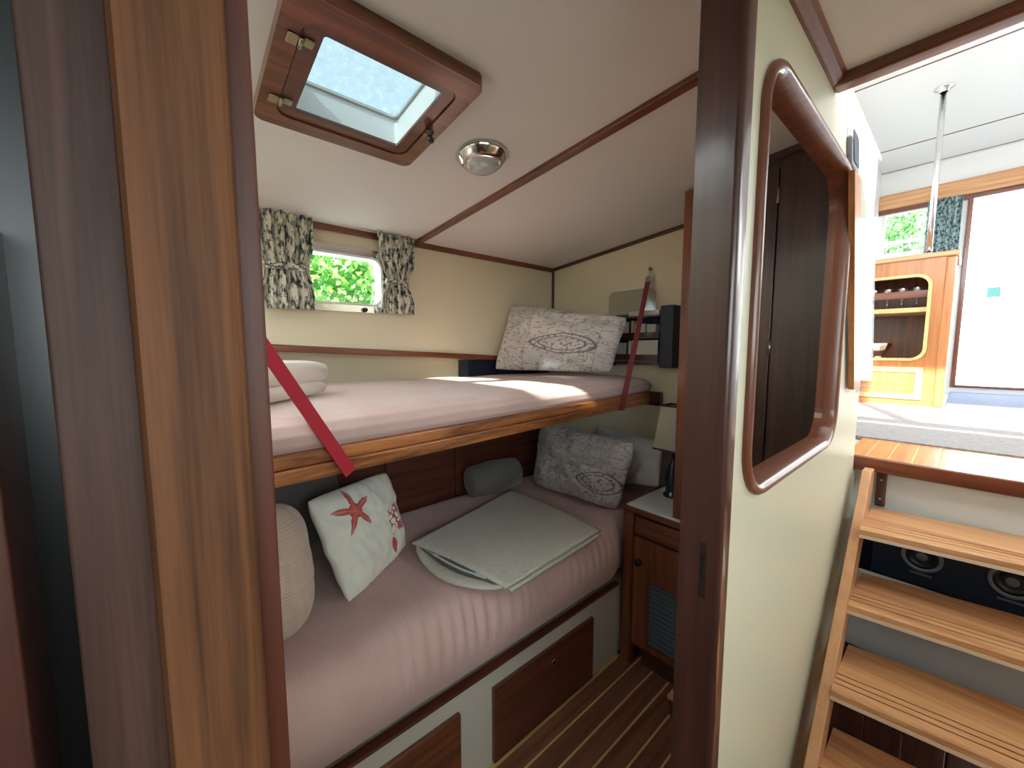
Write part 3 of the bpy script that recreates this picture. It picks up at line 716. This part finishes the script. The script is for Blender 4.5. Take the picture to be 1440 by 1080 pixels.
pillow('scatter_cushion', [(-1.09, .325, H-.728), (-1.30, .605, H-.728), (-1.36, .56, H-.445), (-1.20, .25, H-.43)], .085, starprint, M['print'],
       'off-white cushion printed with a red starfish and coral', 'cushion', n=170, pinch=.02, pw=.45, seed=2, grp='scatter cushions')
pillow('scatter_cushion', [(-1.02, .0, H-.72), (-1.085, .245, H-.728), (-1.15, .235, H-.40), (-1.09, -.01, H-.38)], .15, None, M['knit'],
       'ribbed beige knitted cushion beside the doorway post', 'cushion', n=60, pinch=.0, rnd=.16, seed=5, grp='scatter cushions')
pillow('scatter_cushion', [(-1.36, .06, H-.715), (-1.54, .46, H-.715), (-1.56, .44, H-.33), (-1.40, .05, H-.32)], .09, None, M['greycloth'],
       'grey cushion half hidden behind the starfish cushion', 'cushion', n=40, seed=7, grp='scatter cushions')

# ---- folded felt blanket on the lower berth
Lp, Fp, Rp, Bp = Vector((-1.235, .592, H-.688)), Vector((-.850, .708, H-.718)), Vector((-.885, 1.225, H-.712)), Vector((-1.42, 1.22, H-.698))
fb = thing('folded_blanket', (-1.1, .9, H-.735), 'folded grey-green felt blanket lying on the lower mattress', 'blanket')
def sheetmesh(path, back, th, n2=24, sag=0):
    """a strip of cloth: path = list of points on the open end, swept by the vector field back(u)"""
    m = MB(); np_ = len(path)
    tops = []
    for k in range(n2+1):
        v = k/n2
        for i, p in enumerate(path):
            q = Vector(p) + back(i/(np_-1))*v; q.z += .003*nz(q.x*9, q.y*9, 3)*1
            m.v.append(tuple(q))
    for k in range(n2):
        for i in range(np_-1):
            a = k*np_+i; m.f.append((a, a+1, a+1+np_, a+np_))
    return m
N = 30
def topedge(t):
    p = Lp.lerp(Fp, t); p.z += .010*math.sin(t*PI); return p
back = lambda u: (Bp-Lp).lerp(Rp-Fp, u)
sheetmesh([topedge(i/N) for i in range(N+1)], back, .006).build('top_layer', M['felt'], fb, smooth=True, solid=.007)
# loop of the fold hanging below the top layer: seen end on
loop = []
for i in range(N+1):
    t = i/N; p = Lp.lerp(Fp, .06+.90*t); sgn = math.sin(t*PI)**.7
    p.z = H-.735+.006 + (.035*(1-t)**3) + .008*t; p += Vector((.028, -.06, 0))*sgn
    loop.append(p)
lb = lambda u: ((Bp-Lp).lerp(Rp-Fp, u))*.93 + Vector((0, .03, .004))
sheetmesh(loop, lb, .006).build('lower_layer', M['felt'], fb, smooth=True, solid=.008)
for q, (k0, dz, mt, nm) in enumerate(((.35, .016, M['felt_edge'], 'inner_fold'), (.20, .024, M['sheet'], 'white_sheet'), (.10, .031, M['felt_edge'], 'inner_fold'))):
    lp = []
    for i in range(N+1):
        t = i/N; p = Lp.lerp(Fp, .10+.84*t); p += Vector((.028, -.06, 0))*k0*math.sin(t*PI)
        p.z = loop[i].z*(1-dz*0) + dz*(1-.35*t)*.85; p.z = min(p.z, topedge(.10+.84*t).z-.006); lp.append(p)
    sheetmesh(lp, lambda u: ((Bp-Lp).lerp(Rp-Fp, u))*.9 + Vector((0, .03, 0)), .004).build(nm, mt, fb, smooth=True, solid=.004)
# right-hand edges of the layers under the top one
sheetmesh([Fp.lerp(Rp, .03+.95*i/N) + Vector((.008, 0, -.013)) for i in range(N+1)], lambda u: Vector((-.4, .0, .004)), .004).build('under_layer', M['felt'], fb, smooth=True, solid=.006)

# ---- folded towel on the upper bunk
tw = thing('folded_throw', (-1.2, .1, H-.135), 'folded cream throw at the near end of the upper bunk', 'throw')
def folded(z0, th, ext, seed):
    # rounded slab: section in (s, z) where s runs towards the visible rounded fold
    d = Vector((-.70, .71, 0)); b = Vector((-.70, -.72, 0)); o = Vector((-1.04, .055, 0))
    pr = [(-.2, z0), (ext-th/2, z0)]
    for k in range(1, 12):
        t = -PI/2+PI*k/12; pr.append((ext-th/2+th/2*math.cos(t)*1.5, z0+th/2+th/2*math.sin(t)))
    pr += [(ext-th/2, z0+th), (ext*.5, z0+th+.004), (-.2, z0+th)]
    m = MB(); n = len(pr); K = 20
    for k in range(K+1):
        v = k/K; e = .006*(1-(2*v-1)**8)
        for s_, z in pr:
            q = o + d*s_ + b*(v*.30-.09); m.v.append((q.x, q.y, z + .003*nz(q.x*12, q.y*12, seed) + (e-.006 if z > z0+th*.5 else 0)))
    for k in range(K):
        for i in range(n): a = k*n+i; c = k*n+(i+1) % n; m.f.append((a, c, c+n, a+n))
    m.f.append(tuple(range(n))[::-1]); m.f.append(tuple(K*n+i for i in range(n)))
    return m
folded(H-.121, .036, .265, 1).build('lower_fold', M['towel'], tw, smooth=True)
folded(H-.084, .052, .275, 2).build('upper_fold', M['towel'], tw, smooth=True)

# ---- nightstand with wardrobe above
NX0, NX1, NY, NZ = -.896, -.249, 1.407, H-.649
ns = thing('nightstand', (-.6, 1.55, 0), 'dark wooden nightstand with white top and louvred door', 'nightstand')
MB().box(NX0, NX1, NY, YE-.005, .085, NZ-.025).build('carcass', M['darkwood'], ns, bevel=.003)
MB().box(NX0+.08, NX1, NY+.03, YE-.005, 0, .085).build('kickboard', M['darkwood_x'], ns)
MB().box(NX0, NX0+.05, NY-.012, NY+.02, 0.0, NZ-.025).build('corner_post', M['mahogany'], ns, bevel=.003)
MB().box(NX0-.004, NX1, NY-.016, YE-.004, NZ-.028, NZ-.006).build('top_edge', M['mahogany_x'], ns, bevel=.004)
MB().box(NX0+.012, NX1, NY-.004, YE-.006, NZ-.008, NZ).build('white_top', M['white'], ns, bevel=.001)
MB().box(NX0-.004, NX0+.012, NY-.016, YE-.006, NZ-.008, NZ).build('fiddle_rail', M['darkwood_y'], ns, bevel=.003)
MB().box(NX0+.055, NX1-.02, NY-.012, NY, NZ-.115, NZ-.04).build('drawer', M['mahogany_x'], ns, bevel=.004)
d = MB().prism([rect(NX0+.055, NX1-.02, .11, NZ-.125), rect(-.765, -.50, .135, .405)], 'y', NY-.014, NY).build('door', M['mahogany'], ns, bevel=.003)
for k in range(13):
    z = .142+k*.0205
    MB().hexa([(-.765, NY-.012, z), (-.50, NY-.012, z), (-.50, NY, z+.010), (-.765, NY, z+.010), (-.765, NY-.012, z+.006), (-.50, NY-.012, z+.006), (-.50, NY, z+.016), (-.765, NY, z+.016)]).build('slat', M['slat'], d)
MB().box(-.765, -.50, NY-.001, NY+.001, .135, .405).build('louvre_backing', M['gap'], d)
MB().lathe([(0, 0), (.008, 0), (.008, .008), (.013, .014), (.012, .02), (0, .022)], (-.812, NY-.014, H-.872), (0,-1,0), 16).build('knob', M['black'], d, smooth=True)

wd = thing('wardrobe', (-.48, 1.6, NZ), 'tall dark wooden wardrobe standing on the nightstand against the partition', 'wardrobe')
WX0, WX1, WYF = -.690, -.249, 1.425
MB().hexa([(WX0, WYF, NZ), (WX1, WYF, NZ), (WX1, YE-.002, NZ), (WX0, YE-.002, NZ), (WX0, WYF, cz(WX0)-.004), (WX1, WYF, cz(WX1)-.004), (WX1, YE-.002, cz(WX1)-.004), (WX0, YE-.002, cz(WX0)-.004)]).build('carcass', M['darkwood'], wd)
MB().box(WX0, WX0+.042, WYF-.014, WYF, NZ, cz(WX0)-.006).build('corner_stile', M['mahogany'], wd, bevel=.004)
MB().box(WX0+.05, -.40, WYF-.010, WYF, NZ+.02, cz(WX0)-.02).build('door', M['darkwood'], wd, bevel=.002)
MB().box(-.396, WX1, WYF-.012, WYF, NZ, cz(WX0)-.006).build('stile', M['darkwood'], wd, bevel=.002)
for z in (H+.005, H+.465):
    MB().tube([(-.398, WYF-.014, z-.022), (-.398, WYF-.014, z+.022)], .0045, 10).build('hinge', M['brass'], wd, smooth=True)
MB().hexa([(-.60, WYF-.02, cz(-.60)-.022), (WX1, WYF-.02, cz(WX1)-.022), (WX1, WYF, cz(WX1)-.022), (-.60, WYF, cz(-.60)-.022),
           (-.60, WYF-.02, cz(-.60)-.002), (WX1, WYF-.02, cz(WX1)-.002), (WX1, WYF, cz(WX1)-.002), (-.60, WYF, cz(-.60)-.002)]).build('cornice', M['darkwood_x'], wd)

# ---- table lamp
lp = thing('table_lamp', (-.80, 1.625, NZ), 'small table lamp with pale square shade on the nightstand', 'lamp')
MB().lathe([(0, 0), (.036, 0), (.038, .008), (.026, .016), (.024, .04), (.034, .075), (.030, .115), (.014, .15), (.009, .17), (.009, .22), (0, .22)], (-.80, 1.625, NZ), n=24).build('base', M['lampbase'], lp, smooth=True)
zb, zt = NZ+.215, NZ+.405
b0, t0 = .062, .040
cx, cy = -.80, 1.625
m = MB()
for k in range(4):
    a0 = PI/4+PI/2*k; a1 = a0+PI/2; q = math.sqrt(2)
    m.add([(cx+b0*q*math.cos(a0), cy+b0*q*math.sin(a0), zb), (cx+b0*q*math.cos(a1), cy+b0*q*math.sin(a1), zb), (cx+t0*q*math.cos(a1), cy+t0*q*math.sin(a1), zt), (cx+t0*q*math.cos(a0), cy+t0*q*math.sin(a0), zt)], [(0,1,2,3)])
m.build('shade', M['shade'], lp, solid=.003)
for (hw, z, nm) in ((b0+.002, zb, 'lower_rim'), (t0+.002, zt, 'upper_rim')):
    MB().prism([rect(cx-hw, cx+hw, cy-hw, cy+hw), rect(cx-hw+.006, cx+hw-.006, cy-hw+.006, cy+hw-.006)], 'z', z-.004, z+.004).build(nm, M['darkwood'], lp)

# ---- book rack on the end bulkhead
rk = thing('book_rack', (-1.0, YE, H-.08), 'dark wooden book rack on the end bulkhead', 'rack')
MB().box(-1.185, -.845, YE-.014, YE-.001, H-.075, H+.175).build('back_board', M['navy'], rk)
MB().box(-.905, -.842, YE-.085, YE-.001, H-.085, H+.195).build('end_panel', M['navy'], rk, bevel=.003)
MB().box(-1.20, -1.185, YE-.085, YE-.001, H-.085, H+.158).build('end_panel', M['navy'], rk, bevel=.003)
MB().box(-1.185, -.905, YE-.085, YE-.001, H-.075, H-.062).build('shelf', M['darkwood_x'], rk)
MB().box(-1.185, -.905, YE-.085, YE-.001, H+.052, H+.062).build('shelf', M['darkwood_x'], rk)
for z in (H-.055, H+.048):
    MB().box(-1.185, -.905, YE-.09, YE-.080, z, z+.030).build('fiddle_rail', M['darkwood_x'], rk, bevel=.003)
MB().box(-1.185, -.905, YE-.086, YE-.001, H+.148, H+.158).build('top_shelf', M['darkwood_x'], rk, bevel=.002)
def book(x0, x1, z0, z1, mt, lab, y0=YE-.075, spine=None, page=None):
    t = thing('book', ((x0+x1)/2, YE-.05, z0), lab, 'book', 'books in the rack')
    MB().box(x0, x1, y0, YE-.018, z0, z1).build('cover', mt, t, bevel=.001)
    MB().box(x0+.004, x1-.004, y0-.001, YE-.02, z0+.004, z1+.0012).build('pages', M['paper'], t)
book(-1.055, -.915, H-.062, H+.040, M['blue'], 'bright blue book on the lower shelf of the rack')
book(-1.072, -1.057, H-.062, H+.040, M['paper'], 'thin pale book left of the blue book')
book(-1.16, -1.078, H-.062, H+.03, M['navy'], 'navy book at the left of the lower rack shelf')
book(-1.06, -1.045, H+.062, H+.135, M['paper'], 'slim upright white book on the upper rack shelf')
book(-1.040, -.985, H+.062, H+.118, M['paper'], 'pale paperback standing on the upper rack shelf')
book(-.975, -.930, H+.062, H+.114, M['whitecloth'], 'short white book at the right of the upper rack shelf')
book(-1.16, -1.066, H+.062, H+.130, M['navy'], 'dark book at the left of the upper rack shelf')
tag(MB().box(-1.07, -.912, YE-.080, YE-.02, H+.158, H+.180).build('paper_stack', M['paper'], bevel=.001), 'flat stack of paper on top of the rack', 'paper')
m = MB(); m.prism([rrect(-1.215, -.965, H+.1595, H+.290, .03)], 'y', YE-.042, YE-.018)
bgm = m.build('plastic_case', M['plastic'], bevel=.008, seg=3, label='clear plastic case standing on top of the book rack', cat='case')

# ---- floor block by the jamb
sb = thing('step_block', (-.45, 1.2, 0), 'small wooden step at the foot of the wardrobe', 'step')
MB().box(-.62, XPI-.012, 1.30, NY-.02, 0, .07).build('body', M['darkwood_x'], sb, bevel=.003)
MB().box(-.625, XPI-.012, 1.29, NY-.018, .07, .085).build('top_board', M['teak_x'], sb, bevel=.003)

# ================================================================== steps
st = thing('companionway_steps', (.2, 1.5, 0), 'teak companionway steps with grooved treads', 'steps')
KX = .16
def sy(y, x): return y + KX*(x+.16)
TX0, TX1 = -.165, .80
TR = [(1.507, H-.53), (1.396, H-.717), (1.24, H-.882), (1.09, H-1.05)]
for (y, z) in TR:
    dp = .235; th = .028
    pr = [(0, z-th), (0, z-.004), (.004, z)]
    for g in (.030, .052, .074): pr += [(g, z), (g, z-.003), (g+.0045, z-.003), (g+.0045, z)]
    pr += [(dp, z), (dp, z-th)]
    m = MB(); n = len(pr)
    for x in (TX0, TX1): m.v += [(x, sy(y+a, x), b) for a, b in pr]
    tr = tessellate_polygon([[Vector((a, b, 0)) for a, b in pr]])
    for t in tr: m.f.append(tuple(t)); m.f.append(tuple(i+n for i in reversed(t)))
    for i in range(n): m.f.append((i, (i+1) % n, (i+1) % n+n, i+n))
    t = m.build('tread', M['teak_x'], st)
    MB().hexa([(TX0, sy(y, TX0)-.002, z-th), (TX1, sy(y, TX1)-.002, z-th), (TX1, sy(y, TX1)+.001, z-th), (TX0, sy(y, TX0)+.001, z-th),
               (TX0, sy(y, TX0)-.002, z-th+.009), (TX1, sy(y, TX1)-.002, z-th+.009), (TX1, sy(y, TX1)+.001, z-th+.009), (TX0, sy(y, TX0)+.001, z-th+.009)]).build('front_edge_strip', M['edge_highlight'], t)  # pale strip paints in the highlight on the tread edge
    for g in (.030, .052, .074):
        MB().hexa([(TX0, sy(y+g, TX0), z-.003), (TX1, sy(y+g, TX1), z-.003), (TX1, sy(y+g+.0045, TX1), z-.003), (TX0, sy(y+g+.0045, TX0), z-.003),
                   (TX0, sy(y+g, TX0), z-.0015), (TX1, sy(y+g, TX1), z-.0015), (TX1, sy(y+g+.0045, TX1), z-.0015), (TX0, sy(y+g+.0045, TX0), z-.0015)]).build('groove_shade', M['gap'], t)  # dark strips put the shade of the grooves into colour
# stringers: slanting boards
def stringer(x0, x1):
    sl = [(.862, 0), (.972, 0), (1.735, H-.46), (1.735, H-.395), (1.682, H-.395)]
    m = MB(); m.prism([[(sy(y, x0) if y < 1.78 else y, z) for y, z in sl]], 'x', x0, x1); return m
stringer(-.190, -.165).build('stringer', M['teak_plain'], st, bevel=.003)
stringer(.80, .84).build('stringer', M['teak_plain'], st, bevel=.003)
MB().box(-.163, -.137, 1.772, 1.790, H-.532, H-.412).build('mounting_plate', M['darkwood'], st, bevel=.006, seg=3)
for z in (H-.44, H-.505):
    MB().lathe([(0, 0), (.0035, 0), (.0025, .0015), (0, .002)], (-.15, 1.772, z), (0,-1,0), 10).build('screw', M['alu'], st)
# speaker panel behind the upper treads
MB().box(-.16, .93, 1.80, 1.81, H-.775, H-.595).build('speaker_baffle', M['speaker'], bevel=.002, label='dark blue panel carrying the speakers behind the steps', cat='panel')
for x, lab in ((-.042, 'round loudspeaker nearest the partition behind the upper step'), (.14, 'round loudspeaker at the right behind the upper step')):
    sp = thing('loudspeaker', (x, 1.80, H-.73), lab, 'loudspeaker', 'loudspeakers behind the steps')
    c = (x, 1.80, H-.675)
    MB().lathe([(.048, 0), (.048, .006), (.044, .009), (.039, .006), (.037, .002)], c, (0,-1,0), 30).build('rim', M['cone'], sp, smooth=True)
    MB().lathe([(.038, .003), (.032, .006), (.026, .002), (.016, -.004), (.0, -.006)], c, (0,-1,0), 30).build('cone', M['conedark'], sp, smooth=True)
    MB().lathe([(.014, -.001), (.010, .006), (0, .009)], c, (0,-1,0), 20).build('dust_cap', M['cone'], sp, smooth=True)
    MB().box(x-.026, x+.026, 1.7935, 1.798, H-.735, H-.729).build('badge', M['alu'], sp)

# ================================================================== wheelhouse things
# slanting board and clear acrylic guard at the end of the partition
ag = thing('acrylic_guard', (XP+.01, 1.5, H-.13), 'clear acrylic guard with a pale wooden edge slanting at the partition end', 'guard')
def slab(yb0, yb1, zb_, yt0, yt1, zt_, x0, x1):
    return [(x0, yb0, zb_), (x1, yb0, zb_), (x1, yb1, zb_), (x0, yb1, zb_), (x0, yt0, zt_), (x1, yt0, zt_), (x1, yt1, zt_), (x0, yt1, zt_)]
MB().hexa(slab(1.49, 1.60, H-.118, 1.27, 1.355, H+.435, XP+.006, XP+.020)).build('wood_edge', M['teak'], ag, bevel=.002)
pl = []
for (u, v) in rrect(0, 1, 0, 1, .14):
    z = H-.14+.625*v; y = 1.59 - .25*v*(1) + u*(.335-.015*v); pl.append((y, z))
MB().prism([pl], 'x', XP+.008, XP+.013).build('acrylic_sheet', M['acrylic'], ag, bevel=.001)
sw = thing('wall_speaker', (XP, 1.29, H+.46), 'small grey speaker high on the partition end', 'speaker')
MB().hexa(slab(1.28, 1.365, H+.452, 1.25, 1.335, H+.535, XP, XP+.012)).build('housing', M['cone'], sw, bevel=.004)
MB().hexa(slab(1.29, 1.355, H+.462, 1.262, 1.325, H+.525, XP+.0115, XP+.014)).build('grille', M['speaker'], sw, bevel=.001)

cb = thing('wheelhouse_cabinet', (-.3, 3.8, ZW+.006), 'teak cabinet with a rounded display opening in the wheelhouse', 'cabinet')
CX0, CX1, CY, CZ1 = -.58, -.06, 3.56, H+.56
ZB = ZW+.006
MB().prism([rect(CX0, CX1-.03, ZB, CZ1), rrect(CX0+.06, -.165, H-.06, H+.455, .06)], 'y', CY, CY+.022).build('front', M['teak'], cb, bevel=.003)
MB().box(CX1-.045, CX1, CY-.006, CY+.05, ZB, CZ1).build('corner_post', M['teak'], cb, bevel=.012, seg=4)
MB().box(CX1-.03, CX1-.01, CY+.05, CY+.45, ZB, CZ1).build('side_panel', M['teak'], cb)
MB().box(CX0, CX0+.02, CY+.022, CY+.45, ZB, CZ1).build('side_panel', M['teak'], cb)
MB().box(CX0, CX1-.03, CY+.43, CY+.45, ZB, CZ1).build('back_panel', M['mahogany'], cb)
MB().box(CX0-.01, CX1+.012, CY-.02, CY+.46, CZ1, CZ1+.03).build('top', M['teak_x'], cb, bevel=.008, seg=3)
MB().prism([rrect(CX0+.045, -.150, H-.075, H+.470, .075), rrect(CX0+.062, -.167, H-.058, H+.453, .06)], 'y', CY-.012, CY+.024).build('opening_frame', M['holly'], cb, bevel=.005, seg=3)
MB().box(CX0+.02, CX1-.03, CY+.02, CY+.43, H+.235, H+.265).build('shelf', M['holly'], cb, bevel=.004)
MB().box(CX0+.02, CX1-.03, CY+.02, CY+.43, H-.075, H-.06).build('floor_board', M['mahogany_x'], cb)
dd = MB().prism([rect(CX0+.04, -.155, ZB+.04, H-.115), rect(CX0+.075, -.19, ZB+.075, H-.15)], 'y', CY-.012, CY).build('door', M['teak_x'], cb, bevel=.004)
MB().box(CX0+.075, -.19, CY-.005, CY+.002, ZB+.075, H-.15).build('door_panel', M['teak'], dd, bevel=.003)
MB().lathe([(0, 0), (.008, 0), (.007, .012), (.011, .02), (0, .024)], (CX0+.10, CY-.012, H-.17), (0,-1,0), 12).build('knob', M['black'], dd, smooth=True)
MB().box(CX0+.06, -.165, CY+.05, CY+.06, H+.33, H+.375).build('glass_rail', M['mahogany_x'], cb, bevel=.004)
for x, wh in ((-.43, 'leftmost'), (-.36, 'second from left'), (-.29, 'third from left'), (-.22, 'rightmost')):
    g = thing('wine_glass', (x, CY+.12, H+.265), 'small stemmed glass, ' + wh + ' on the cabinet shelf', 'glass', 'glasses on the cabinet shelf')
    MB().lathe([(0, 0), (.026, .001), (.005, .006), (.004, .05), (.018, .07), (.028, .10), (.026, .135)], (x, CY+.12, H+.265), n=18).build('bowl_and_stem', M['glassware'], g, smooth=True)
gb = thing('glass_bowl', (-.385, CY+.10, H-.06), 'shiny cut glass bowl at the bottom of the cabinet', 'bowl')
MB().lathe([(0, 0), (.035, .002), (.03, .012), (.055, .05), (.075, .10), (.071, .10), (.05, .05), (.02, .018), (0, .016)], (-.385, CY+.10, H-.06), n=12).build('bowl', M['chrome'], gb)

gp = thing('grab_pole', (-.185, 3.66, CZ1+.03), 'chrome grab pole from the cabinet top to the wheelhouse ceiling', 'pole')
MB().tube([(-.185, 3.66, CZ1+.03), (-.185, 3.66, ZC)], .014, 18).build('tube', M['chrome'], gp, smooth=True)
MB().lathe([(.018, 0), (.045, 0), (.045, -.006), (.026, -.012), (.020, -.03), (.018, -.03)], (-.185, 3.66, ZC), n=24).build('ceiling_flange', M['chrome'], gp, smooth=True)
MB().lathe([(.018, 0), (.040, 0), (.040, .006), (.022, .02), (.018, .02)], (-.185, 3.66, CZ1+.03), n=24).build('foot_flange', M['chrome'], gp, smooth=True)
curtain('curtain', -.285, -.085, H+.62, H+1.275, 0, 5, 'green patterned curtain beside the bright wheelhouse door', M['curtain_green'], 'wheelhouse curtains', x=YB-.05, plane='y')
